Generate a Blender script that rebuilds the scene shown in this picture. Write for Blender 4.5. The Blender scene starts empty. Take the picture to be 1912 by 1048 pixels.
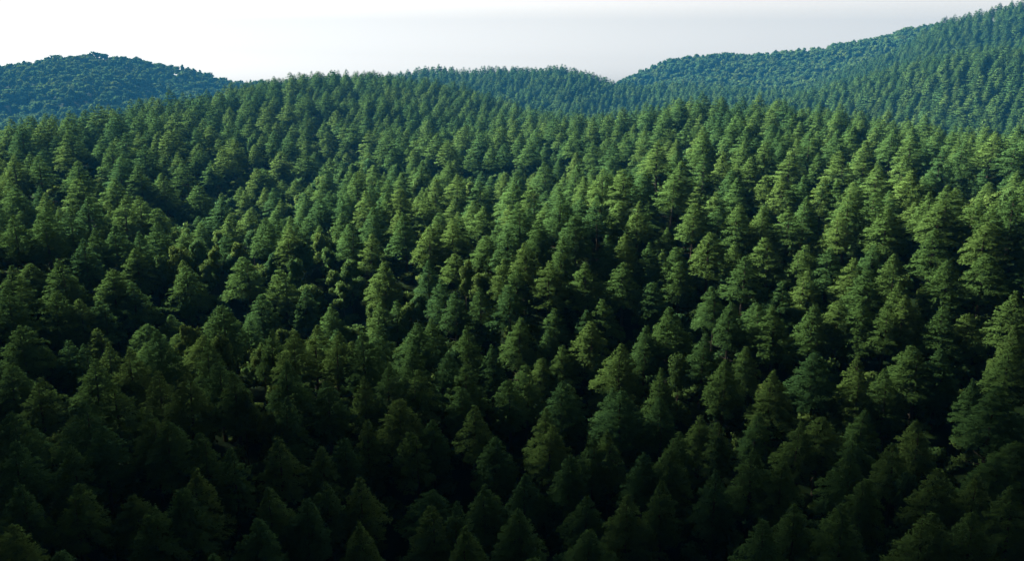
import bpy, math, numpy as np
from mathutils import Vector

# ------------------------------------------------------------------ camera, sky, sun, exposure
SC = bpy.context.scene
COL = SC.collection
CAMZ, PITCH, FPX = 70.0, math.radians(14.0), 1500.0 / 1912.0
cam_d = bpy.data.cameras.new('camera')
cam_d.sensor_width = 36.0
cam_d.lens = 36.0 * FPX
cam_d.clip_start, cam_d.clip_end = 0.5, 6000.0
cam = bpy.data.objects.new('camera', cam_d); COL.objects.link(cam)
cam.location = (0, 0, CAMZ)
cam.rotation_euler = (math.pi / 2 - PITCH, 0, 0)
SC.camera = cam

SUN_EL = math.radians(39.0)
SUN_AZ = math.radians(-64.0)          # from +Y towards +X: left of the view, a little ahead
EXPOSURE = 2.7
SKY_STRENGTH = 0.05
world = bpy.data.worlds.new('World'); SC.world = world
world.use_nodes = True
nt = world.node_tree; nt.nodes.clear()
wo = nt.nodes.new('ShaderNodeOutputWorld'); bg = nt.nodes.new('ShaderNodeBackground')
sky = nt.nodes.new('ShaderNodeTexSky'); sky.sky_type = 'NISHITA'; sky.sun_disc = False
sky.sun_elevation = SUN_EL; sky.sun_rotation = SUN_AZ
sky.air_density = 1.0; sky.dust_density = 0.7; sky.ozone_density = 1.0; sky.altitude = 200
hs = nt.nodes.new('ShaderNodeHueSaturation'); hs.inputs['Saturation'].default_value = 0.0   # pale, milky overcast sky
tint = nt.nodes.new('ShaderNodeMixRGB'); tint.blend_type = 'MULTIPLY'; tint.inputs[0].default_value = 1.0
tint.inputs[2].default_value = (1.0, 0.945, 0.855, 1)
nt.links.new(sky.outputs[0], hs.inputs['Color']); nt.links.new(hs.outputs[0], tint.inputs[1]); nt.links.new(tint.outputs[0], bg.inputs[0])
bg.inputs[1].default_value = SKY_STRENGTH
nt.links.new(bg.outputs[0], wo.inputs[0])

sun_d = bpy.data.lights.new('sun', 'SUN'); sun_d.energy = 5.0; sun_d.angle = math.radians(5.0)
sun_d.color = (1.0, 0.94, 0.83)
sun = bpy.data.objects.new('sun', sun_d); COL.objects.link(sun)
to_sun = Vector((math.sin(SUN_AZ) * math.cos(SUN_EL), math.cos(SUN_AZ) * math.cos(SUN_EL), math.sin(SUN_EL)))
sun.rotation_euler = to_sun.to_track_quat('Z', 'Y').to_euler()
sun.location = to_sun * 900
SC.view_settings.view_transform = 'Standard'; SC.view_settings.look = 'None'
SC.view_settings.exposure = EXPOSURE; SC.view_settings.gamma = 1.0
SC.view_settings.use_curve_mapping = False
SC.cycles.max_bounces = 4; SC.cycles.diffuse_bounces = 2; SC.cycles.transmission_bounces = 2
SC.cycles.volume_bounces = 0; SC.cycles.use_denoising = True

# ------------------------------------------------------------------ helpers
def tag(o, label=None, cat=None, group=None, kind=None):
    if label: o['label'] = label
    if cat: o['category'] = cat
    if group: o['group'] = group
    if kind: o['kind'] = kind
    return o
def link(o, parent=None):
    COL.objects.link(o)
    if parent: o.parent = parent
    return o
def table(s): return np.array([[float(v) for v in t.split(',')] for t in s.split()])
def vnoise(x, y, s, seed):
    """smooth value noise in -1..1, wavelength s"""
    x = np.asarray(x, float) / s; y = np.asarray(y, float) / s
    xi, yi = np.floor(x), np.floor(y); fx, fy = x - xi, y - yi
    fx = fx * fx * (3 - 2 * fx); fy = fy * fy * (3 - 2 * fy)
    def h(a, b):
        v = np.sin(a * 127.1 + b * 311.7 + seed * 74.7) * 43758.5453
        return v - np.floor(v)
    return 2 * ((h(xi, yi) * (1 - fx) + h(xi + 1, yi) * fx) * (1 - fy)
                + (h(xi, yi + 1) * (1 - fx) + h(xi + 1, yi + 1) * fx) * fy) - 1

# ------------------------------------------------------------------ materials
def foliage_mat(name, cols, trans=0.18, patch=0.35):
    m = bpy.data.materials.new(name); m.use_nodes = True
    t = m.node_tree; t.nodes.clear(); N = t.nodes.new; L = t.links.new
    out = N('ShaderNodeOutputMaterial')
    oi = N('ShaderNodeObjectInfo')
    ramp = N('ShaderNodeValToRGB'); e = ramp.color_ramp.elements
    e[0].position = 0.0; e[0].color = (*cols[0], 1)
    e[1].position = 1.0; e[1].color = (*cols[-1], 1)
    for i, c in enumerate(cols[1:-1]):
        k = e.new((i + 1) / (len(cols) - 1)); k.color = (*c, 1)
    geo = N('ShaderNodeNewGeometry')
    no = N('ShaderNodeTexNoise'); no.inputs['Scale'].default_value = 0.022; no.inputs['Detail'].default_value = 2.0
    L(geo.outputs['Position'], no.inputs['Vector'])
    mx = N('ShaderNodeMath'); mx.operation = 'MULTIPLY_ADD'           # stands of one species share a hue
    L(no.outputs['Fac'], mx.inputs[0]); mx.inputs[1].default_value = patch * 2; mx.inputs[2].default_value = -patch
    ad = N('ShaderNodeMath'); ad.operation = 'ADD'; ad.use_clamp = True
    L(oi.outputs['Random'], ad.inputs[0]); L(mx.outputs[0], ad.inputs[1])
    L(ad.outputs[0], ramp.inputs['Fac'])
    n2 = N('ShaderNodeTexNoise'); n2.inputs['Scale'].default_value = 1.6; n2.inputs['Detail'].default_value = 3.0
    L(geo.outputs['Position'], n2.inputs['Vector'])
    v = N('ShaderNodeMapRange'); v.inputs['From Min'].default_value = 0.25; v.inputs['From Max'].default_value = 0.75
    v.inputs['To Min'].default_value = 0.7; v.inputs['To Max'].default_value = 1.3
    L(n2.outputs['Fac'], v.inputs['Value'])
    mul = N('ShaderNodeMixRGB'); mul.blend_type = 'MULTIPLY'; mul.inputs['Fac'].default_value = 1.0
    L(ramp.outputs['Color'], mul.inputs[1]); L(v.outputs['Result'], mul.inputs[2])
    d = N('ShaderNodeBsdfDiffuse'); tr = N('ShaderNodeBsdfTranslucent'); mix = N('ShaderNodeMixShader')
    mix.inputs[0].default_value = trans
    L(mul.outputs[0], d.inputs['Color']); L(mul.outputs[0], tr.inputs['Color'])
    L(d.outputs[0], mix.inputs[1]); L(tr.outputs[0], mix.inputs[2]); L(mix.outputs[0], out.inputs['Surface'])
    return m
CONIFER = foliage_mat('conifer_needles', [(0.041, 0.094, 0.031), (0.057, 0.114, 0.030), (0.078, 0.136, 0.033)])
BROAD = foliage_mat('broadleaf_leaves', [(0.042, 0.096, 0.036), (0.058, 0.112, 0.032), (0.084, 0.132, 0.032)])
def plain_mat(name, c0, c1, scale):
    m = bpy.data.materials.new(name); m.use_nodes = True
    t = m.node_tree; b = t.nodes['Principled BSDF']; b.inputs['Roughness'].default_value = 0.95; b.inputs['Specular IOR Level'].default_value = 0.05
    n = t.nodes.new('ShaderNodeTexNoise'); n.inputs['Scale'].default_value = scale; n.inputs['Detail'].default_value = 6
    g = t.nodes.new('ShaderNodeNewGeometry'); t.links.new(g.outputs['Position'], n.inputs['Vector'])
    r = t.nodes.new('ShaderNodeValToRGB'); r.color_ramp.elements[0].color = (*c0, 1); r.color_ramp.elements[1].color = (*c1, 1)
    r.color_ramp.elements[0].position = 0.3; r.color_ramp.elements[1].position = 0.7
    t.links.new(n.outputs['Fac'], r.inputs['Fac']); t.links.new(r.outputs['Color'], b.inputs['Base Color'])
    return m
BARK = plain_mat('bark', (0.032, 0.026, 0.019), (0.075, 0.062, 0.047), 6.0)
FLOOR = plain_mat('forest_floor', (0.005, 0.012, 0.003), (0.010, 0.022, 0.005), 0.35)

# ------------------------------------------------------------------ terrain
CTL = table("""-49.3,68.6,11.7 -60.6,87.2,13.7 -75.5,113.5,22.2 -93.4,144.0,28.3 -112.5,176.2,33.9 -131.3,207.9,39.4 -26.6,74.3,8.0 -32.6,94.4,10.1 -40.3,121.7,19.7 -48.2,149.2,27.2 -69.5,220.3,35.5 -92.5,297.5,45.4 0.0,75.2,7.4 0.0,97.5,8.6 0.0,124.9,18.8 0.0,150.8,26.9 0.0,230.9,34.4 0.0,325.9,42.2 26.1,73.2,8.7 32.1,93.2,10.7 39.3,119.1,20.5 45.8,142.4,28.6 60.6,192.9,38.1 72.9,235.2,46.3 49.3,68.6,11.7 59.8,86.1,14.2 74.0,111.2,22.9 87.2,134.4,30.1 102.4,160.4,35.9 119.7,189.6,40.9 -64.4,65.5,13.7 -78.7,82.9,15.8 -97.8,107.6,24.0 -121.0,136.5,29.7 -145.8,167.2,35.0 -170.3,197.5,40.3 64.4,65.5,13.7 77.7,81.9,16.3 95.8,105.4,24.7 113.0,127.4,31.5 132.7,152.2,37.0 155.3,180.1,41.7 -179.2,208.9,44.1 -221.6,258.4,35.1 -273.4,318.9,14.1 -348.9,406.8,-5.9 -161.6,222.8,44.2 -199.9,275.5,35.2 -246.7,340.0,14.2 -314.7,433.8,-5.8 -149.9,239.5,45.1 -184.5,294.7,36.1 -226.7,362.3,15.1 -288.2,460.5,-4.9 -140.1,250.4,46.5 -171.9,307.3,37.5 -210.8,376.9,16.5 -267.4,478.1,-3.5 -131.2,266.7,50.3 -160.0,325.2,41.3 -195.2,396.7,20.3 -246.4,500.8,0.3 -133.3,313.6,53.9 -158.9,373.6,44.9 -190.1,447.0,23.9 -235.5,553.7,3.9 -139.8,388.9,57.4 -161.9,450.3,48.4 -188.9,525.3,27.4 -228.1,634.5,7.4 -135.3,459.0,57.9 -153.7,521.6,48.9 -176.3,598.1,27.9 -209.1,709.3,7.9 -116.8,538.5,61.4 -130.6,602.2,52.4 -147.5,680.2,31.4 -172.1,793.5,11.4 -93.3,565.1,62.4 -104.0,629.4,53.4 -117.0,708.1,32.4 -135.9,822.6,12.4 -59.8,525.9,59.3 -67.2,590.7,50.3 -76.2,669.9,29.3 -89.3,785.2,9.3 -33.2,484.6,55.8 -37.7,549.7,46.8 -43.2,629.3,25.8 -51.1,745.0,5.8 -1.7,427.7,51.9 -1.9,493.0,42.9 -2.2,572.7,21.9 -2.7,688.7,1.9 25.0,368.7,45.5 29.4,433.8,36.5 34.8,513.3,15.5 42.6,629.0,-4.5 34.8,346.0,42.7 41.3,410.8,33.7 49.3,490.1,12.7 60.9,605.4,-7.3 51.2,322.1,47.1 61.5,386.5,38.1 74.0,465.2,17.1 92.2,579.7,-2.9 70.1,288.9,53.8 85.4,352.3,44.8 104.2,429.8,23.8 131.6,542.5,3.8 86.2,269.3,54.3 106.1,331.4,45.3 130.5,407.4,24.3 165.8,517.8,4.3 101.7,259.1,51.5 125.6,319.8,42.5 154.7,394.0,21.5 197.1,502.0,1.5 120.4,247.6,46.3 148.9,306.2,37.3 183.8,377.9,16.3 234.5,482.1,-3.7 130.5,235.6,43.2 162.1,292.7,34.2 200.6,362.3,13.2 256.8,463.7,-6.8 139.9,223.5,45.6 174.5,278.7,36.6 216.8,346.3,15.6 278.3,444.5,-4.4 154.5,213.7,46.5 192.6,266.6,37.5 239.3,331.2,16.5 307.2,425.1,-3.5 171.4,200.5,47.2 213.7,250.0,38.2 265.5,310.6,17.2 340.8,398.7,-2.8 -375.0,15.0,5.7 -375.0,-80.0,-4.3 -375.0,-250.0,-12.3 -180.0,15.0,5.7 -180.0,-80.0,-4.3 -180.0,-250.0,-12.3 0.0,15.0,5.7 0.0,-80.0,-4.3 0.0,-250.0,-12.3 180.0,15.0,5.7 180.0,-80.0,-4.3 180.0,-250.0,-12.3 375.0,15.0,5.7 375.0,-80.0,-4.3 375.0,-250.0,-12.3""")
_n = len(CTL)
_A = np.hypot(CTL[:, None, 0] - CTL[None, :, 0], CTL[:, None, 1] - CTL[None, :, 1])
_P = np.c_[np.ones(_n), CTL[:, :2]]
_W = np.linalg.solve(np.block([[-_A + np.eye(_n) * 6.0, _P], [_P.T, np.zeros((3, 3))]]), np.r_[CTL[:, 2], 0, 0, 0])
def near_z(x, y):
    out = np.empty(len(x))
    for i in range(0, len(x), 20000):
        xs, ys = x[i:i + 20000], y[i:i + 20000]
        r = np.hypot(xs[:, None] - CTL[None, :, 0], ys[:, None] - CTL[None, :, 1])
        out[i:i + 20000] = -(r @ _W[:_n]) + _W[_n] + _W[_n + 1] * xs + _W[_n + 2] * ys
    return out
FOLDS = [([(-75, 113), (-74, 128), (-68, 144), (-53, 146), (-39, 145), (-29, 142), (-20, 137)], 18, -8.5),
         ([(-45, 96), (-35, 104), (-27, 116), (-17, 124), (-6, 144), (14, 163), (39, 199), (66, 228)], 15, 4.5),
         ([(53, 143), (53, 110), (58, 109), (84, 130)], 13, -6.0),
         ([(4, 121), (13, 129), (27, 141)], 9, -4.0),
         ([(-72, 194), (-68, 235), (-57, 273)], 18, -6.0)]      # gullies and shoulders across the near slope: line, width, height
def folds(x, y):
    z = np.zeros(len(x))
    for line, wd, dp in FOLDS:
        best = np.full(len(x), 1e9)
        for (ax, ay), (bx, by) in zip(line[:-1], line[1:]):
            ux, uy = bx - ax, by - ay
            t = np.clip(((x - ax) * ux + (y - ay) * uy) / (ux * ux + uy * uy), 0, 1)
            best = np.minimum(best, np.hypot(x - ax - t * ux, y - ay - t * uy))
        z += dp * np.exp(-(best / wd) ** 2)
    return z
RIDGES = [  # crest line, slope towards the viewer, slope behind, gully height
    (table("""-187,726,45.6 -132,738,57.0 -99,743,64.5 -80,746,68.2 -65,747,70.5 -46,748,67.8 -32,749,68.7 -8,750,70.6 21,750,69.7 45,744,70.5 68,737,65.3 87,730,57.5 113,716,54.8 142,701,56.1 169,679,53.6 223,632,51.8 251,600,47.6"""), 0.17, 0.30, 3.0),
    (table("""137,493,36.7 173,509,49.9 192,516,54.4 209,518,59.6 227,515,65.4 243,508,69.7 258,500,75.0 279,488,77.6 294,480,78.5 324,460,80.9 360,432,81.1"""), 0.30, 0.36, 3.0),
    (table("""219,722,27.2 254,720,52.5 279,716,64.6 301,706,75.5 323,696,86.0 336,690,97.5 349,683,105.0 362,675,109.0 377,667,112.3 389,659,116.1 396,655,117.3 438,628,118.5 486,591,118.5"""), 0.30, 0.30, 5.0),
    (table("""29,999,33.8 80,997,43.3 118,993,55.9 155,988,72.6 186,982,84.7 216,976,89.4 245,969,91.0 257,966,89.1 291,956,90.0 313,949,91.5 345,938,95.2 365,930,100.6 395,918,105.6 418,907,113.4 437,898,116.1 472,880,116.6 552,832,115.5 637,769,111.2"""), 0.20, 0.30, 18.0),
    (table("""-613,726,59.0 -552,773,67.2 -498,809,72.7 -478,821,75.4 -458,832,81.8 -436,843,85.3 -414,854,86.7 -392,865,82.7 -369,875,76.5 -346,885,72.8 -321,894,64.6 -301,901,59.0 -273,926,57.3 -243,949,55.4 -199,970,49.9 -101,995,43.3"""), 0.20, 0.30, 20.0)]
def ridge_z(k, x, y):
    c, sf, sb, amp = RIDGES[k]
    az, ca = np.arctan2(x, y), np.arctan2(c[:, 0], c[:, 1])
    d, cd = np.hypot(x, y), np.hypot(c[:, 0], c[:, 1])
    dc, zc = np.interp(az, ca, cd), np.interp(az, ca, c[:, 2])
    out = np.maximum(0, np.maximum(ca[0] - az, az - ca[-1]))
    zc = zc - out * 260.0
    f = np.clip((dc - d) / 120.0, 0, 1)
    z = np.where(d < dc, zc - sf * (dc - d) * (0.45 + 0.55 * np.clip((dc - d) / 90.0, 0, 1)), zc - sb * (d - dc))
    g = np.abs(vnoise(x, y, 95.0, 3 + k)) * 0.7 + np.abs(vnoise(x, y, 42.0, 9 + k)) * 0.3
    z = z - amp * f * (1 - 2.0 * np.minimum(g, 0.5)) 
    return np.where(np.abs(az) > 1.3, -200, z)
def ground(x, y):
    """height and which hill each point belongs to (0 = near slope, 1.. = ridges)"""
    x = np.atleast_1d(np.asarray(x, float)); y = np.atleast_1d(np.asarray(y, float))
    d = np.hypot(x, y)
    zn = near_z(x, y) + folds(x, y) + 0.8 * vnoise(x, y, 22.0, 1)
    zn = np.where(d > 620, zn - (d - 620) * 0.25, zn)
    # unseen hills added beside and behind the viewpoint to block low skylight
    sm = lambda t: np.clip(t, 0, 1) ** 2 * (3 - 2 * np.clip(t, 0, 1))
    screen_hills = -12 + (125 + 14 * vnoise(x, y, 130, 21)) * sm((d - 110) / 270) * sm((np.abs(np.arctan2(x, y)) - 0.82) / 0.45)
    zs = [zn] + [ridge_z(k, x, y) for k in range(len(RIDGES))] + [np.full(len(x), -6.0), screen_hills]
    zs = np.array(zs)
    return zs.max(0), zs.argmax(0)
gx = np.arange(-920, 921, 8.0); gy = np.arange(-420, 1125, 8.0)
GX, GY = np.meshgrid(gx, gy); GZ, _ = ground(GX.ravel(), GY.ravel())
nx, ny = len(gx), len(gy)
ii = (np.arange(ny - 1)[:, None] * nx + np.arange(nx - 1)[None, :]).ravel()
me = bpy.data.meshes.new('ground')
me.from_pydata(np.c_[GX.ravel(), GY.ravel(), GZ].tolist(), [], np.c_[ii, ii + 1, ii + 1 + nx, ii + nx].tolist())
me.polygons.foreach_set('use_smooth', [True] * len(me.polygons)); me.materials.append(FLOOR)
tag(link(bpy.data.objects.new('ground', me)), kind='structure')
ZLOW = float(GZ.min())

# ------------------------------------------------------------------ cloud added unseen over and behind the viewpoint to shade the near slope
SHADE_CLOUD_H, SHADE_CLOUD_EDGE, SHADE_CLOUD_TILT = 520.0, 410.0, -0.06
cu = np.linspace(-2600, 2600, 105); cv = np.linspace(0, 1, 60)
CU, CV = np.meshgrid(cu, cv)
edge = SHADE_CLOUD_EDGE + SHADE_CLOUD_TILT * CU + 10 * vnoise(CU, CU * 0, 260, 5)
CY = edge - (CV ** 1.4) * 2600
dist = np.minimum(np.minimum(edge - CY, (2600 - np.abs(CU)) * 0.6), (1 - CV) * 900)
thick = 6 + 85 * (1 - np.exp(-np.maximum(dist, 0) / 160))
lump = lambda s: 0.6 * vnoise(CU, CY, 190, s) + 0.3 * vnoise(CU, CY, 80, s + 1) + 0.15 * vnoise(CU, CY, 40, s + 2)
ztop = CAMZ + SHADE_CLOUD_H + thick * (0.9 + 0.6 * lump(31)); zbot = CAMZ + SHADE_CLOUD_H - thick * (0.35 + 0.25 * lump(41))
nr, nc = CU.shape; ncell = nr * nc
idx = (np.arange(nr - 1)[:, None] * nc + np.arange(nc - 1)[None, :]).ravel()
top = np.c_[idx, idx + nc, idx + nc + 1, idx + 1]; bot = np.c_[idx, idx + 1, idx + nc + 1, idx + nc] + ncell
ring = np.r_[np.arange(nc), np.arange(1, nr) * nc + nc - 1, (nr - 1) * nc + np.arange(nc - 2, -1, -1), np.arange(nr - 2, 0, -1) * nc]
rn = np.roll(ring, -1); side = np.c_[ring, rn, rn + ncell, ring + ncell]
me = bpy.data.meshes.new('shade_cloud')
me.from_pydata(np.r_[np.c_[CU.ravel(), CY.ravel(), ztop.ravel()], np.c_[CU.ravel(), CY.ravel(), zbot.ravel()]].tolist(), [],
               np.r_[top, bot, side].tolist())
me.polygons.foreach_set('use_smooth', [True] * len(me.polygons))
me.materials.append(plain_mat('shade_cloud_white', (0.74, 0.75, 0.77), (0.82, 0.82, 0.83), 0.01))
tag(link(bpy.data.objects.new('shade_cloud', me)), 'thick grey cloudlike shade blocker added overhead, out of view, to darken the near slope', 'shade_cloud', kind='structure')

# ------------------------------------------------------------------ tree prototypes
def unit(v): return v / np.maximum(np.linalg.norm(v, axis=-1, keepdims=True), 1e-9)
def leaves_mesh(name, pos, ax, nrm, ln, wd, outward, mat, nmix=0.72):
    ax = unit(ax); b = unit(np.cross(nrm, ax)); n = unit(np.cross(ax, b))
    l, w = ln[:, None] * 0.5, wd[:, None] * 0.5
    v = np.stack([pos - ax * l, pos + b * w + ax * l * 0.15, pos + ax * l - n * l * 0.25, pos - b * w + ax * l * 0.15], 1).reshape(-1, 3)
    flip = (n * outward).sum(1) > 0; v = v.reshape(-1, 4, 3); v[flip] = v[flip][:, ::-1]; v = v.reshape(-1, 3)
    N = len(pos); me = bpy.data.meshes.new(name)
    me.from_pydata(v.tolist(), [], np.arange(4 * N).reshape(N, 4).tolist())
    me.polygons.foreach_set('use_smooth', [True] * N)
    n = np.where((n * outward).sum(1, keepdims=True) < 0, -n, n)
    cn = unit(n * (1 - nmix) + outward * nmix)
    me.normals_split_custom_set_from_vertices(np.repeat(cn, 4, 0).tolist())
    me.materials.append(mat); me.update()
    return me
H0, R0 = 15.5, 3.0
def conifer_crown(name, seed, p, ncl, size, base=0.2, nwh=15, droop=0.25):
    g = np.random.default_rng(seed); h = H0 * (1 - base); P = []; A = []; Nn = []; O = []; S = []
    lean = g.normal(0, 0.003, 2)
    side = g.uniform(0, 2 * math.pi)
    for k in range(nwh):
        t = 1 - (1 - (k + g.uniform(-0.25, 0.25)) / nwh) ** 1.2
        t = min(max(t, 0), 0.985)
        R = R0 * 1.06 * (1 - t) ** p * (1 - 0.45 * max(0, 1 - t / 0.22) ** 2) * g.uniform(0.88, 1.08) + 0.13
        nb = int(5 + 5 * min(1, R / 2.0)); a0 = g.uniform(0, 6.28)
        for j in range(nb):
            az = a0 + 6.283 * j / nb + g.normal(0, 0.18)
            L = R * g.uniform(0.84, 1.12) * (1 + 0.10 * math.cos(az - side))
            if g.random() < 0.04 and t < 0.7: continue
            n = max(3, int(ncl * (0.45 + L ** 1.3)))
            s = np.sqrt(g.uniform(0.06, 1.0, n))
            lat = g.uniform(-1, 1, n) * (0.10 + 0.36 * s * L * (1.15 - 0.75 * s))
            rise = 0.42 * (t - 0.3)
            zc = L * (rise * s - droop * (s ** 2) * (1 - t)) + g.normal(0, 0.14, n) - 0.12 * np.abs(lat)
            z0 = H0 * base + h * t + g.normal(0, 0.12)
            ca, sa = math.cos(az), math.sin(az)
            x = ca * s * L - sa * lat + lean[0] * z0 * 4; y = sa * s * L + ca * lat + lean[1] * z0 * 4
            P.append(np.c_[x, y, z0 + zc])
            rad = np.c_[np.full(n, ca), np.full(n, sa), np.zeros(n)]; tan = np.c_[np.full(n, -sa), np.full(n, ca), np.zeros(n)]
            A.append(rad + tan * (np.sign(lat) * 0.7)[:, None] + g.normal(0, 0.35, (n, 3)) + np.array([0, 0, 0.15 - 0.3 * (1 - t)]))
            Nn.append(np.array([0, 0, 1.0]) + rad * 0.45 + g.normal(0, 0.38, (n, 3)))
            O.append(unit(rad * (0.45 + 0.75 * s)[:, None] + tan * (0.35 * lat)[:, None] + np.array([0, 0, 0.40 + 0.35 * t])))
            S.append(np.full(n, size) * g.uniform(0.65, 1.3, n) * (0.75 + 0.25 * min(1, L / 1.5)))
    # leader tip
    n = max(5, int(ncl * 0.9)); q = g.uniform(0, 1, n)
    P.append(np.c_[g.normal(0, 0.12, n) * (1.3 - q), g.normal(0, 0.12, n) * (1.3 - q), H0 - 1.3 + 1.3 * q] + np.r_[lean * H0 * 4, 0] * 1.0)
    A.append(np.array([0, 0, 1.0]) + g.normal(0, 0.5, (n, 3))); Nn.append(g.normal(0, 1, (n, 3)) + [0, 0, 0.3])
    O.append(unit(g.normal(0, 0.6, (n, 3)) + [0, 0, 1.0])); S.append(np.full(n, size * 0.7))
    P, A, Nn, O, S = map(np.concatenate, (P, A, Nn, O, S))
    return leaves_mesh(name, P, A, Nn, S, S * 0.38, O, CONIFER)
def broad_crown(name, seed, n_lobe, per, size, mat=BROAD, flat=0.42):
    """unit crown: radius 3, height 10, several uneven leafy lobes"""
    g = np.random.default_rng(seed); P = []; A = []; Nn = []; O = []
    for k in range(n_lobe):
        u = unit(g.normal(0, 1, 3) + [0, 0, 0.5]); rr = g.uniform(0.45, 1.0)
        c = np.array([u[0] * 2.2 * rr, u[1] * 2.2 * rr, 6.3 + u[2] * 2.7 * rr]); lr = g.uniform(0.7, 1.35)
        d = unit(g.normal(0, 1, (per, 3)) + [0, 0, 0.25]); q = lr * g.uniform(0.55, 1.08, per)[:, None]
        P.append(c + d * q * [1, 1, 0.8]); A.append(g.normal(0, 1, (per, 3)))
        o = unit(d * 0.8 + unit(c - [0, 0, 5.2]) * 0.7); O.append(o); Nn.append(o + g.normal(0, 0.5, (per, 3)))
    P, A, Nn, O = map(np.concatenate, (P, A, Nn, O)); S = size * g.uniform(0.6, 1.3, len(P))
    return leaves_mesh(name, P, A, Nn, S, S * 0.75, O, mat)
def trunk_mesh(name, seed, H, r, limbs, zlo, reach, rise):
    g = np.random.default_rng(seed); V = []; Fc = []
    def tube(p0, p1, r0, r1, sides):
        o = len(V); p0, p1 = np.array(p0), np.array(p1); d = unit(p1 - p0)
        a = unit(np.cross(d, [0.3, 0.9, 0.31])); b = np.cross(d, a)
        for p, rad in ((p0, r0), (p1, r1)):
            for i in range(sides):
                w = 2 * math.pi * i / sides; V.append((p + (a * math.cos(w) + b * math.sin(w)) * rad).tolist())
        for i in range(sides):
            j = (i + 1) % sides; Fc.append((o + i, o + j, o + sides + j, o + sides + i))
        Fc.append(tuple(o + sides + i for i in range(sides)))
    tube((0, 0, -1.2), (0, 0, H * 0.4), r, r * 0.72, 8); tube((0, 0, H * 0.4), (0, 0, H * 0.9), r * 0.72, r * 0.1, 8)
    for k in range(limbs):
        t = k / max(1, limbs); z = zlo + (H * 0.9 - zlo) * t; az = k * 2.4 + g.uniform(-0.4, 0.4); L = reach * (1 - t) ** 0.8 * g.uniform(0.6, 0.85)
        tube((0, 0, z), (math.cos(az) * L, math.sin(az) * L, z + L * rise), r * 0.28 * (1 - t * 0.6), 0.015, 4)
    me = bpy.data.meshes.new(name); me.from_pydata(V, [], Fc); me.materials.append(BARK); me.update()
    return me
CROWN_HI = [conifer_crown('conifer_crown', 10 + i, p, 27.0, 0.30, base=b, nwh=w, droop=dr)
            for i, (p, b, w, dr) in enumerate([(1.0, 0.44, 15, 0.28), (0.90, 0.47, 13, 0.25), (1.10, 0.41, 16, 0.32), (0.96, 0.47, 12, 0.22), (0.80, 0.49, 15, 0.32), (1.05, 0.45, 13, 0.25), (0.90, 0.44, 16, 0.36), (1.0, 0.47, 12, 0.2)])]
CROWN_MID = [conifer_crown('conifer_crown', 30 + i, p, 15.0, 0.42, base=0.5, nwh=11) for i, p in enumerate([1.0, 0.88, 1.1, 0.8, 0.96])]
CROWN_LOW = [conifer_crown('conifer_crown', 40 + i, p, 4.2, 0.9, base=0.4, nwh=10) for i, p in enumerate([0.72, 0.56, 0.82])]
BROAD_HI = [broad_crown('broadleaf_crown', 50 + i, 26, 150, 0.42) for i in range(4)]
BROAD_LOW = [broad_crown('broadleaf_crown', 60 + i, nl, 46, 0.95) for i, nl in enumerate((9, 12, 16, 20, 14, 11))]
TRUNK_C = [trunk_mesh('conifer_trunk', 70 + i, H0, 0.21, 26, 2.6, 2.6, 0.1) for i in range(3)]
TRUNK_B = [trunk_mesh('broadleaf_trunk', 80 + i, 8.0, 0.17, 9, 3.0, 2.8, 0.8) for i in range(2)]
print('tris', [len(m.polygons) * 2 for m in CROWN_HI + CROWN_MID + CROWN_LOW + BROAD_HI + BROAD_LOW])

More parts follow.
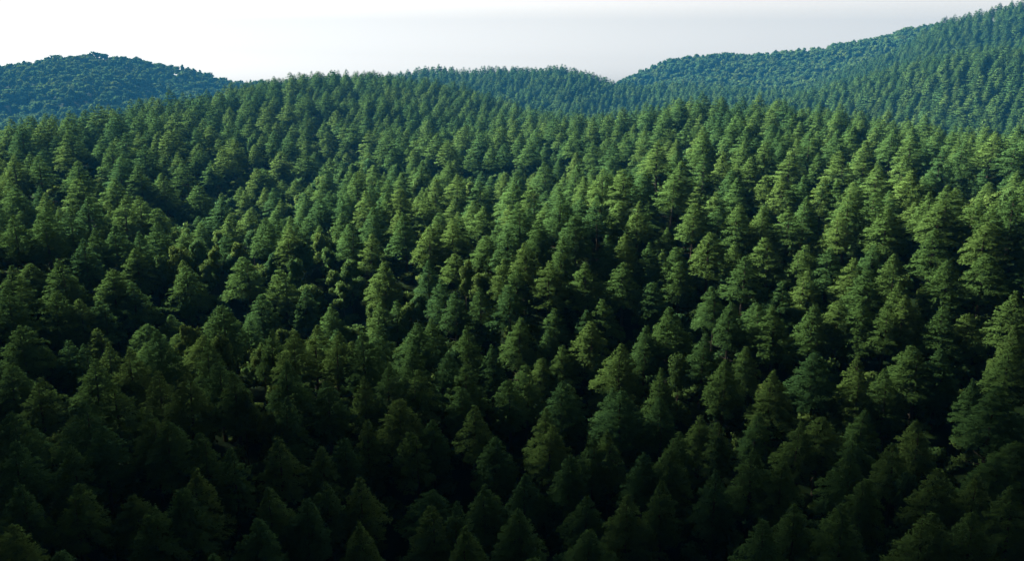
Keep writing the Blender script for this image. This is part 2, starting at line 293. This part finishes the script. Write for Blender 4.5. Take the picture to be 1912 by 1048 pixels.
# ------------------------------------------------------------------ where the trees stand: x, y, height, crown radius
CON = table("""-134.8,248.7,14.6,5.20 -141.8,239.5,14.4,4.96 -143.8,234.7,14.3,4.90 -130.9,259.2,14.6,5.19 -114.9,302.9,14.6,5.20 -106.7,270.1,14.6,5.19 -110.2,310.0,14.6,5.20 -96.1,303.0,14.6,5.20 -104.0,282.9,14.6,5.20 -97.9,338.1,14.6,5.20 -102.1,331.1,14.6,5.20 -84.3,308.1,14.6,5.20 -87.2,292.6,14.6,5.18 -94.4,374.8,14.6,5.20 -90.8,387.5,14.6,5.20 -86.7,399.7,14.6,5.20 -96.9,368.5,14.5,5.09 -103.1,362.1,14.4,5.03 -75.0,333.6,14.6,5.20 -81.1,322.9,14.6,5.20 -128.9,238.7,14.6,5.20 -133.0,232.9,14.6,5.20 -108.7,250.2,14.6,5.20 -118.8,245.0,14.6,5.20 -106.4,258.2,14.6,5.20 -71.6,261.3,14.4,5.01 -81.8,241.4,14.6,5.20 -98.7,236.9,14.6,5.20 -108.0,226.7,14.6,5.20 -120.7,223.6,14.6,5.20 -98.7,217.5,14.6,5.20 -106.8,216.5,14.6,5.20 -99.8,205.2,14.5,5.06 -93.8,203.5,14.6,5.20 -87.9,203.2,14.6,5.20 -98.8,185.1,14.6,5.20 -115.9,197.8,14.5,5.09 -105.2,196.2,14.6,5.20 -86.0,213.3,14.6,5.20 -79.2,202.0,14.6,5.20 -71.7,226.2,14.6,5.20 -70.0,244.2,14.6,5.20 -65.1,250.3,14.6,5.20 -90.7,170.3,14.6,5.20 -85.2,174.8,14.5,5.06 -84.2,180.2,14.3,4.90 -91.6,164.5,13.7,4.31 -94.8,161.0,14.2,4.81 -71.2,194.0,14.6,5.20 -93.8,189.9,14.6,5.20 -83.0,234.0,14.6,5.20 -69.0,225.4,14.6,5.20 -135.3,225.2,14.6,5.20 -121.7,197.3,14.6,5.20 -49.3,281.7,14.6,5.20 -55.7,289.9,14.6,5.20 -40.0,257.3,14.6,5.20 -35.3,260.6,14.6,5.20 -42.9,284.9,14.6,5.20 -27.6,264.1,14.6,5.20 -23.0,257.4,14.6,5.18 -15.4,274.2,14.6,5.20 -9.0,262.9,14.6,5.20 -6.2,242.7,14.2,4.83 -11.5,242.5,13.9,4.48 -19.4,247.6,14.4,4.96 -3.9,271.1,14.6,5.20 0.3,279.7,14.6,5.20 5.7,246.4,14.6,5.20 14.3,278.9,14.6,5.20 8.4,265.0,14.3,4.95 19.5,249.8,14.4,5.01 23.9,233.7,14.6,5.20 27.1,225.8,14.6,5.20 20.1,179.3,14.1,4.66 15.4,194.9,14.6,5.16 8.8,214.4,14.6,5.20 43.7,238.8,14.6,5.20 35.4,196.8,14.6,5.20 33.4,235.7,14.1,4.73 37.8,231.0,14.1,4.65 -24.9,218.1,14.6,5.20 -17.4,220.3,14.3,4.93 -25.8,184.1,14.2,4.80 -28.7,184.0,13.5,4.09 -18.5,194.7,14.2,4.79 -36.7,212.7,14.2,4.80 -14.0,198.7,14.6,5.20 -7.7,195.5,14.2,4.80 1.6,204.3,14.6,5.20 5.0,179.9,13.8,4.39 0.2,188.6,14.6,5.20 9.5,160.7,14.5,5.06 1.6,161.7,14.1,4.73 24.7,175.2,14.5,5.14 23.2,178.4,13.3,3.93 34.9,174.9,14.3,4.90 25.4,160.2,13.6,4.15 17.5,161.0,13.8,4.44 -38.4,201.6,14.6,5.20 18.3,226.5,13.6,4.17 54.5,267.4,14.6,5.20 48.4,256.3,14.0,4.59 45.2,267.6,14.5,5.09 35.5,268.4,13.3,3.88 30.6,266.5,13.2,3.84 26.1,267.9,13.3,3.85 38.1,183.7,14.2,4.81 45.2,190.0,13.9,4.47 47.0,200.6,14.4,5.02 49.0,214.7,13.4,4.02 57.5,203.0,13.5,4.14 62.9,201.9,14.3,4.86 50.5,192.8,13.8,4.38 50.7,184.6,13.2,3.75 56.1,191.2,14.0,4.55 59.9,177.6,13.9,4.55 57.4,181.0,13.1,3.71 64.6,177.5,13.4,3.96 67.4,174.8,13.5,4.10 70.1,173.2,13.3,3.92 71.7,168.7,13.9,4.45 85.8,197.1,14.6,5.20 79.2,193.2,14.0,4.60 89.3,183.8,14.6,5.20 80.7,177.7,14.6,5.20 85.3,172.1,14.6,5.20 82.8,157.8,14.6,5.20 82.1,153.5,14.6,5.20 71.3,151.9,14.6,5.20 64.2,155.3,13.7,4.29 55.4,159.3,14.3,4.87 45.3,159.3,14.6,5.20 50.0,159.5,14.4,5.05 37.0,162.5,13.7,4.27 60.2,164.3,13.6,4.24 68.0,161.9,14.1,4.66 72.4,160.0,14.5,5.08 42.0,161.8,13.8,4.43 108.8,196.4,14.6,5.20 120.0,203.4,14.6,5.20 99.3,202.0,14.6,5.20 90.5,216.6,14.1,4.66 84.8,212.9,14.3,4.87 76.8,210.0,14.6,5.15 71.3,204.5,14.4,4.98 96.2,153.0,14.6,5.20 89.4,149.2,14.0,4.61 86.2,145.0,14.5,5.11 89.1,163.1,13.9,4.51 88.1,153.1,14.6,5.20 98.8,211.8,14.4,4.98 100.5,190.0,14.2,4.76 66.7,194.2,14.6,5.20 60.3,210.7,14.0,4.62 67.8,204.5,13.3,3.94 119.1,193.3,14.4,5.04 -96.4,154.0,14.6,5.20 -92.3,157.1,14.6,5.20 -80.1,159.8,14.3,4.93 -75.3,159.6,13.9,4.55 -82.5,151.9,14.6,5.20 -84.0,158.8,12.9,3.55 -82.7,145.0,14.6,5.20 -75.2,146.7,14.6,5.20 -70.7,145.1,14.6,5.20 -88.7,138.4,13.9,4.53 -86.1,132.2,14.6,5.20 -76.1,136.8,14.1,4.65 -52.5,156.0,14.6,5.20 -44.4,153.4,14.6,5.20 -40.0,149.1,13.6,4.17 -63.1,151.7,14.4,5.00 -49.0,130.9,14.6,5.18 -46.8,145.3,14.0,4.55 -73.4,138.7,13.8,4.37 -79.6,124.8,14.6,5.20 -72.9,125.6,13.3,3.93 -69.6,124.9,12.9,3.53 -65.3,123.4,13.0,3.64 -56.2,111.9,14.6,5.17 -55.0,119.1,14.2,4.84 -44.9,112.1,13.2,3.84 -64.0,116.3,13.8,4.39 -76.6,115.1,14.0,4.56 -70.0,111.1,14.6,5.20 -43.1,100.2,13.9,4.46 -31.4,105.8,13.4,3.97 -26.9,116.7,13.3,3.93 -33.1,114.7,13.3,3.92 -37.4,102.2,13.4,4.02 -48.9,104.1,12.7,3.30 -46.8,165.0,14.6,5.20 -80.5,135.9,14.4,4.97 -73.9,154.7,14.1,4.72 -37.4,118.2,12.7,3.30 -12.3,161.7,14.1,4.71 -17.0,160.9,13.7,4.31 -22.5,167.7,13.9,4.51 2.5,145.2,13.7,4.25 12.2,151.9,14.0,4.60 6.5,139.5,14.6,5.20 9.2,147.1,13.3,3.92 5.3,153.2,12.8,3.35 17.4,149.2,12.8,3.44 21.3,150.3,12.9,3.49 26.0,149.2,12.9,3.49 28.5,148.1,12.9,3.48 20.4,142.5,14.3,4.91 13.4,140.8,14.2,4.81 16.1,135.2,13.7,4.31 0.5,139.9,13.1,3.75 -1.8,143.1,12.7,3.30 -0.5,135.3,13.7,4.27 -24.6,152.1,14.0,4.57 -16.0,149.9,13.2,3.75 -12.3,142.7,13.3,3.85 -10.1,138.6,13.0,3.60 -5.5,136.5,13.1,3.66 25.3,139.9,13.6,4.21 26.0,127.0,14.2,4.75 13.3,128.6,14.5,5.11 -6.8,124.5,13.7,4.33 1.0,128.9,13.4,3.98 -15.2,124.5,14.0,4.63 -21.2,142.2,12.9,3.48 -24.6,142.6,13.3,3.91 -22.2,115.1,14.6,5.20 16.9,119.0,14.2,4.79 21.8,125.4,13.0,3.56 6.1,128.2,12.8,3.38 12.8,133.5,12.7,3.30 -15.5,116.9,12.7,3.33 -3.0,121.2,13.4,4.01 -18.1,109.7,13.5,4.13 -14.0,110.0,13.3,3.92 -7.0,111.8,13.9,4.51 -21.1,107.9,12.7,3.30 7.3,111.2,13.5,4.06 -0.1,111.8,13.1,3.73 4.7,121.9,12.7,3.30 22.3,113.2,12.7,3.30 8.3,124.4,13.4,3.99 -10.8,115.7,13.1,3.73 -29.3,161.9,13.5,4.08 -33.7,166.6,13.6,4.21 30.9,144.6,13.3,3.94 37.2,149.3,14.6,5.20 49.2,150.5,14.6,5.20 54.1,149.2,14.4,4.97 41.9,141.7,14.6,5.20 52.6,141.2,13.9,4.45 58.6,145.7,14.6,5.20 61.4,141.1,13.9,4.53 61.5,135.9,14.5,5.10 65.4,143.1,13.6,4.18 67.3,137.6,13.6,4.21 77.1,144.1,14.2,4.78 75.2,135.1,14.6,5.20 83.1,137.7,14.6,5.20 65.5,130.4,13.3,3.91 64.7,127.0,13.4,3.95 34.7,132.7,13.2,3.79 35.7,126.8,13.1,3.67 40.9,127.1,12.9,3.46 42.9,125.4,14.2,4.84 49.9,129.3,13.9,4.51 55.0,130.2,13.9,4.46 58.2,128.6,14.3,4.86 61.0,125.6,13.8,4.40 69.5,124.6,14.0,4.64 77.3,117.6,13.3,3.91 29.9,120.1,12.9,3.47 45.3,115.0,14.3,4.94 52.9,116.5,13.3,3.85 50.8,111.9,13.9,4.55 37.4,108.8,14.1,4.73 61.1,114.3,14.6,5.20 64.6,114.6,13.7,4.33 55.6,111.5,13.8,4.37 72.5,111.1,13.7,4.34 31.4,112.4,13.3,3.86 82.7,127.3,14.6,5.20 73.5,123.8,13.4,4.01 15.4,106.8,14.2,4.84 21.5,106.5,12.7,3.30 -5.4,104.7,13.4,3.97 -7.1,108.8,12.7,3.30 -12.6,99.2,13.2,3.81 -10.7,102.2,12.7,3.30 -2.1,99.4,13.2,3.81 4.4,105.6,13.0,3.57 5.0,101.5,13.3,3.88 10.8,98.6,13.1,3.70 13.3,99.6,13.0,3.62 21.1,99.0,12.8,3.45 20.4,94.9,13.1,3.73 7.4,96.1,12.7,3.34 -18.6,89.6,13.2,3.79 -19.3,99.6,12.7,3.30 -6.8,87.4,12.7,3.30 -9.2,84.9,13.0,3.61 18.4,88.6,12.7,3.30 16.7,94.7,12.7,3.30 -21.5,96.1,12.7,3.30 -5.2,81.9,13.3,3.95 13.7,86.0,13.3,3.88 0.9,84.5,13.4,4.03 -52.4,99.6,13.7,4.28 -53.3,93.4,13.9,4.53 -44.8,93.1,12.7,3.30 -42.2,90.6,13.6,4.23 -49.3,89.5,13.2,3.81 -63.4,95.6,13.7,4.27 -38.0,91.6,12.8,3.45 -34.1,89.6,13.5,4.13 -29.2,93.1,13.6,4.21 -48.5,80.4,13.2,3.81 -37.2,82.3,13.3,3.87 -51.0,75.0,13.3,3.94 -57.8,86.0,14.3,4.94 -37.2,85.3,13.4,4.04 -24.0,93.7,12.9,3.46 -28.3,86.0,13.2,3.76 -22.2,88.0,12.8,3.45 -24.2,85.0,13.1,3.70 -28.2,80.3,13.4,4.03 -51.3,85.9,13.2,3.76 -30.3,99.5,13.3,3.88 -39.4,79.8,13.1,3.68 37.5,98.2,13.2,3.76 24.8,89.4,13.1,3.68 30.3,92.8,14.0,4.63 41.4,90.0,13.6,4.18 48.2,92.3,13.0,3.61 49.0,85.6,13.4,4.02 41.1,85.8,12.8,3.37 48.2,103.4,12.8,3.45 64.2,100.1,14.6,5.20 52.6,83.1,13.4,3.98 55.3,79.9,13.5,4.06 33.1,90.2,13.2,3.78 27.8,78.3,13.8,4.39 36.5,80.0,14.0,4.57 44.6,77.6,14.0,4.62 28.7,99.7,12.7,3.30 49.1,77.0,13.6,4.22 25.6,102.4,12.7,3.30 32.4,82.6,12.8,3.45""")
BRD = table("""-68.7,161.6,11.9,2.71 -67.0,167.3,10.4,2.42 -62.0,164.1,10.7,1.95 -58.5,163.4,9.6,2.31 -70.3,157.3,12.5,1.95 -62.4,160.2,10.2,2.55 -56.7,163.6,12.4,2.33 -44.3,165.3,12.0,2.80 -41.1,169.9,11.0,2.29 -36.1,159.3,9.7,2.58 -38.6,165.3,10.3,2.46 -33.8,155.7,9.7,2.78 -32.5,158.5,12.1,2.58 -8.7,147.8,12.2,2.13 -10.7,164.7,9.6,2.77 -13.4,159.0,9.5,2.61 -17.7,146.0,10.8,2.40 -19.4,144.8,10.5,2.10 -5.6,145.5,10.4,2.71 -62.2,148.8,11.6,2.05 -53.7,144.7,11.9,2.35 -69.7,145.0,10.5,2.14 -56.6,110.9,11.0,2.70 -44.9,95.1,10.2,2.41 -36.3,101.4,12.3,1.91 -32.3,99.1,12.0,1.99 -54.1,128.4,12.4,2.27 -46.0,121.1,12.3,2.30 -38.9,119.1,10.2,2.46 -40.4,136.2,11.5,2.64 26.3,103.3,10.9,2.58 27.7,99.3,11.4,2.12 48.3,89.1,11.6,2.01 83.6,178.1,10.6,2.54 103.2,170.5,10.1,2.70 103.2,166.5,11.9,2.29 -48.6,231.8,11.6,2.28 -46.0,236.0,12.3,2.51 -53.2,227.5,11.7,2.89 -62.4,236.8,10.0,2.71 -70.3,243.4,12.0,2.61 -36.0,211.0,11.2,2.30 -10.4,204.8,12.4,2.38 -83.7,261.9,10.7,2.22 16.8,123.3,10.8,1.90 25.8,117.2,12.3,2.53 -10.0,122.7,10.5,2.82 70.7,124.4,10.1,2.89 62.9,120.5,10.0,2.72 52.5,139.6,9.7,2.31 -42.6,242.3,12.0,2.76 -33.8,236.0,11.1,2.04 -25.3,215.6,11.0,2.16 -77.6,230.3,9.8,2.45 -64.2,174.0,10.3,2.76 -57.8,176.2,9.7,2.35 -50.0,164.8,10.1,1.90 -44.3,160.1,12.3,2.24 -40.0,154.9,10.9,2.79 -26.0,146.8,11.5,2.35 -41.0,149.6,10.5,2.76""")
rng = np.random.default_rng(2024)
def project(x, y, z):
    c, s = math.cos(PITCH), math.sin(PITCH); dz = z - CAMZ
    depth = y * c - dz * s; up = y * s + dz * c
    return 0.5 + FPX * x / depth, 0.5 - FPX * up / depth * (1912 / 1048), depth     # fractions across / down
# fill the rest of the near slope, never closer than the crowns allow
cand = []
az = rng.uniform(-0.72, 0.72, 60000); dd = np.sqrt(rng.uniform(38 ** 2, 680 ** 2, 60000))
cx, cy = dd * np.sin(az), dd * np.cos(az)
cz, ch = ground(cx, cy)
taken = {}
def cell(x, y): return int(x // 6), int(y // 6)
def free(x, y, dmin):
    a, b = cell(x, y)
    for i in (-1, 0, 1):
        for j in (-1, 0, 1):
            for (u, v, e) in taken.get((a + i, b + j), ()):
                if (u - x) ** 2 + (v - y) ** 2 < (dmin + e) ** 2: return False
    return True
def take(x, y, e): taken.setdefault(cell(x, y), []).append((x, y, e))
for t in CON: take(t[0], t[1], min(3.3, t[3] * 0.76))
for t in BRD: take(t[0], t[1], 1.6)
fill = []
openness = vnoise(cx, cy, 26.0, 77)
hollow = folds(cx, cy)                                   # the gullies hold low growth and few conifers
for i in range(len(cx)):
    if ch[i] != 0 and dd[i] > 150: continue
    if hollow[i] < -3.5 and rng.random() < 0.75: continue
    e = (2.6 if dd[i] < 190 else 2.5) + 0.75 * max(0, openness[i] - 0.15)
    if free(cx[i], cy[i], e):
        take(cx[i], cy[i], e)
        r = rng.uniform(3.3, 4.8) * (1.0 if dd[i] < 190 else 0.9)
        fill.append((cx[i], cy[i], (7.6 + 1.1 * r) * rng.uniform(0.74, 1.10) * (1 - 0.16 * openness[i]), r))
fill = np.array(fill)
ALL = np.r_[CON, fill]
gz_all, _ = ground(ALL[:, 0], ALL[:, 1])
fx, fy, dep = project(ALL[:, 0], ALL[:, 1], gz_all + ALL[:, 2])
inview = (dep > 5) & (fx > 0.005) & (fx < 0.995) & (fy > 0.1) & (fy < 0.985)
show = np.where(inview, ALL[:, 3] / np.maximum(dep, 1) * np.where(np.arange(len(ALL)) < len(CON), 1.25, 1.0), -1)
order = np.argsort(-show)
single = order[:300]; rest = np.setdiff1d(order[300:], [])

used = set()
ONES = 'zero one two three four five six seven eight nine ten eleven twelve thirteen fourteen fifteen sixteen seventeen eighteen nineteen'.split()
TENS = 'x x twenty thirty forty fifty sixty seventy eighty ninety'.split()
def words(n):
    return ONES[n] if n < 20 else TENS[n // 10] + ('-' + ONES[n % 10] if n % 10 else '')
def place_label(kind, look, px, py):
    a, b = int(round(px * 100)), int(round(py * 100))
    for da, db in ((0, 0), (0, 1), (0, -1), (1, 0), (-1, 0), (1, 1), (-1, -1), (1, -1), (-1, 1)):
        s = (kind, a + da, b + db)
        if s not in used: break
    used.add(s)
    return '%s %s, tip %s percent across, %s percent down the picture' % (look, kind, words(s[1]), words(s[2]))
def where(py):
    return 'in black foreground shade' if py > 0.72 else 'in half shade' if py > 0.5 else 'in sunlight'
def build_tree(name, crown, trunk, loc, rz, tilt, sxy, sz, zfac=1.0):
    root = bpy.data.objects.new(name, None); root.empty_display_size = 0.5
    root.location = loc; root.rotation_euler = (tilt[0], tilt[1], rz); root.scale = (sxy, sxy, sz)
    link(root)
    link(bpy.data.objects.new('trunk', trunk), root); link(bpy.data.objects.new('crown', crown), root)
    return root
for q, i in enumerate(single):
    x, y, H, r = ALL[i]
    o = build_tree('conifer_tree', CROWN_HI[int(rng.integers(len(CROWN_HI)))], TRUNK_C[int(rng.integers(3))], (x, y, gz_all[i]),
                   rng.uniform(0, 6.28), rng.normal(0, 0.02, 2), r / R0, H / H0)
    look = 'slender' if H / r > 6.0 else 'broad' if H / r < 4.9 else 'pointed'
    tag(o, place_label('conifer ' + where(fy[i]), look, fx[i], fy[i]), 'tree', 'conifers on the near slope')
gb, _ = ground(BRD[:, 0], BRD[:, 1])
for i, (x, y, H, r) in enumerate(BRD):
    px, py, _d = project(x, y, gb[i] + H)
    o = build_tree('broadleaf_tree', BROAD_HI[int(rng.integers(4))], TRUNK_B[int(rng.integers(2))], (x, y, gb[i]),
                   rng.uniform(0, 6.28), (0, 0), r / 3.0, H / 10.0)
    tag(o, place_label('leafy tree ' + where(py), 'round', px, py), 'tree', 'broadleaf trees between the conifers')

# ------------------------------------------------------------------ the rest of the forest: uncountable, instanced
def forest(name, label, pts, protos, tilt=0.02):
    """pts: x, y, z, scale_xy, scale_z"""
    me = bpy.data.meshes.new(name); me.from_pydata(pts[:, :3].tolist(), [], [])
    n = len(pts)
    a = me.attributes.new('tree_scale', 'FLOAT_VECTOR', 'POINT'); a.data.foreach_set('vector', np.c_[pts[:, 3], pts[:, 3], pts[:, 4]].astype('f').ravel())
    a = me.attributes.new('tree_rot', 'FLOAT_VECTOR', 'POINT'); a.data.foreach_set('vector', np.c_[rng.normal(0, tilt, n), rng.normal(0, tilt, n), rng.uniform(0, 6.28, n)].astype('f').ravel())
    a = me.attributes.new('tree_kind', 'INT', 'POINT'); a.data.foreach_set('value', rng.integers(0, len(protos), n).astype('i'))
    o = link(bpy.data.objects.new(name, me))
    t = bpy.data.node_groups.new(name + '_scatter', 'GeometryNodeTree')
    t.interface.new_socket('Geometry', in_out='INPUT', socket_type='NodeSocketGeometry')
    t.interface.new_socket('Geometry', in_out='OUTPUT', socket_type='NodeSocketGeometry')
    N = t.nodes.new; L = t.links.new
    gi, go = N('NodeGroupInput'), N('NodeGroupOutput')
    join = N('GeometryNodeJoinGeometry')
    for pr in protos:
        oi = N('GeometryNodeObjectInfo'); oi.inputs['Object'].default_value = pr; oi.inputs['As Instance'].default_value = True
        L(oi.outputs['Geometry'], join.inputs[0])
    iop = N('GeometryNodeInstanceOnPoints'); iop.inputs['Pick Instance'].default_value = True
    def attr(nm, ty):
        k = N('GeometryNodeInputNamedAttribute'); k.data_type = ty; k.inputs['Name'].default_value = nm
        return [s for s in k.outputs if s.enabled and s.name == 'Attribute'][0]
    L(gi.outputs[0], iop.inputs['Points']); L(join.outputs[0], iop.inputs['Instance'])
    L(attr('tree_kind', 'INT'), iop.inputs['Instance Index']); L(attr('tree_scale', 'FLOAT_VECTOR'), iop.inputs['Scale'])
    er = N('FunctionNodeEulerToRotation'); L(attr('tree_rot', 'FLOAT_VECTOR'), er.inputs[0]); L(er.outputs[0], iop.inputs['Rotation'])
    L(iop.outputs[0], go.inputs[0])
    md = o.modifiers.new('scatter', 'NODES'); md.node_group = t
    return tag(o, label, 'forest', kind='stuff')
def proto(name, meshes): return [bpy.data.objects.new(name, m) for m in meshes]
P_HI, P_MID, P_LOW = proto('conifer_source', CROWN_HI), proto('conifer_source', CROWN_MID), proto('conifer_source', CROWN_LOW)
P_BL = proto('broadleaf_source', BROAD_LOW)
def seen(x, y, ztop, margin=5.0):
    """false where the ground well in front hides the whole tree"""
    ok = np.ones(len(x), bool)
    for f in np.linspace(0.2, 0.97, 26):
        g, _ = ground(x * f, y * f)
        ok &= (CAMZ + (ztop - CAMZ) * f) > g + 4 - margin
    return ok
rx, ry = ALL[rest, 0], ALL[rest, 1]
rs = seen(rx, ry, gz_all[rest] + ALL[rest, 2]) 
rest = rest[rs]
rd = np.hypot(ALL[rest, 0], ALL[rest, 1])
R_ = np.c_[ALL[rest, 0], ALL[rest, 1], gz_all[rest], ALL[rest, 3] / R0, ALL[rest, 2] / H0]
forest('conifer_forest', 'dense conifer forest filling the near slope between the single trees', R_[rd < 240], P_HI)
forest('conifer_forest', 'smaller looking conifers on the upper near slope up to its crest', R_[rd >= 240], P_MID)

# low leafy growth under and between the conifers
ua = rng.uniform(-0.72, 0.72, 12000); ud = np.sqrt(rng.uniform(38 ** 2, 420 ** 2, 12000))
ux, uy = ud * np.sin(ua), ud * np.cos(ua); uz, uh = ground(ux, uy); m = uh == 0
ur = rng.uniform(1.5, 2.7, len(ux)); uhgt = rng.uniform(3.0, 7.0, len(ux)) * np.where(folds(ux, uy) < -3.5, 1.25, 1.0)
P_UN = proto('undergrowth_source', [broad_crown('undergrowth_crown', 90 + i, 12, 60, 0.6) for i in range(3)])
forest('undergrowth', 'low leafy undergrowth closing the gaps between the conifers', np.c_[ux, uy, uz - 2.0, ur / 3.0, uhgt / 8.0][m], P_UN)

def hill_points(k, d0, d1, a0, a1, sp, seed):
    g = np.random.default_rng(seed)
    X, Y = np.meshgrid(np.arange(-900, 900, sp), np.arange(100, 1220, sp * 0.87))
    X[1::2] += sp * 0.5
    X = X.ravel() + g.uniform(-0.48, 0.48, X.size) * sp; Y = Y.ravel() + g.uniform(-0.48, 0.48, Y.size) * sp
    a, d = np.arctan2(X, Y), np.hypot(X, Y)
    m = (a > a0) & (a < a1) & (d > d0) & (d < d1); X, Y = X[m], Y[m]
    z, h = ground(X, Y); m = np.isin(h, k); X, Y, z = X[m], Y[m], z[m]
    m = seen(X, Y, z + 13)
    return X[m], Y[m], z[m], g
def plant(name, label, k, d0, d1, a0, a1, sp, seed, protos, r0, r1, h0, h1, rbase, hbase):
    X, Y, z, g = hill_points(k, d0, d1, a0, a1, sp, seed)
    r = (r0 + (r1 - r0) * g.uniform(0, 1, len(X)) ** 1.7) * (1 + 0.18 * vnoise(X, Y, 30, seed)); H = g.uniform(h0, h1, len(X)) * (1 + 0.12 * vnoise(X, Y, 45, seed + 3))
    print(name, len(X))
    return forest(name, label, np.c_[X, Y, z, r / rbase, H / hbase], protos)
plant('valley_forest', 'teal green wood on the middle ridge behind the near crest', [1, 6], 330, 800, -0.7, 0.62, 5.8, 1, P_LOW + P_BL[:1], 3.4, 4.4, 12, 15, R0, H0)
plant('hillside_forest', 'dark green wood on the steep right hillside', [2, 3], 200, 860, -0.1, 0.75, 6.0, 2, P_MID[:3] + P_LOW[:2], 3.3, 4.5, 12, 15, R0, H0)
plant('far_forest', 'hazy blue broadleaf wood on the far right ridge', [4], 450, 1050, -0.3, 0.72, 6.6, 3, P_BL, 3.0, 6.6, 7, 14, 3.0, 10.0)
plant('far_forest', 'hazy blue broadleaf wood on the rounded far left hill', [5], 450, 1050, -0.72, 0.3, 6.6, 4, P_BL, 3.0, 6.6, 7, 14, 3.0, 10.0)

# ------------------------------------------------------------------ haze
HZ_TOP = float(GZ.max()) + 24
hx0, hx1, hy0, hy1, hz0 = -960.0, 960.0, -460.0, 1150.0, ZLOW - 1.0
me = bpy.data.meshes.new('haze')
me.from_pydata([(x, y, z) for x in (hx0, hx1) for y in (hy0, hy1) for z in (hz0, HZ_TOP)], [],
               [(0, 1, 3, 2), (4, 6, 7, 5), (0, 4, 5, 1), (2, 3, 7, 6), (0, 2, 6, 4), (1, 5, 7, 3)])
hm = bpy.data.materials.new('haze_air'); hm.use_nodes = True
t = hm.node_tree; t.nodes.clear(); out = t.nodes.new('ShaderNodeOutputMaterial'); pv = t.nodes.new('ShaderNodeVolumePrincipled')
pv.inputs['Color'].default_value = (0.013, 0.085, 0.185, 1); pv.inputs['Density'].default_value = 0.0008; pv.inputs['Anisotropy'].default_value = 0.0
t.links.new(pv.outputs[0], out.inputs['Volume'])
me.materials.append(hm)
tag(link(bpy.data.objects.new('haze', me)), 'thin blue haze veiling the far hills', 'haze', kind='stuff')
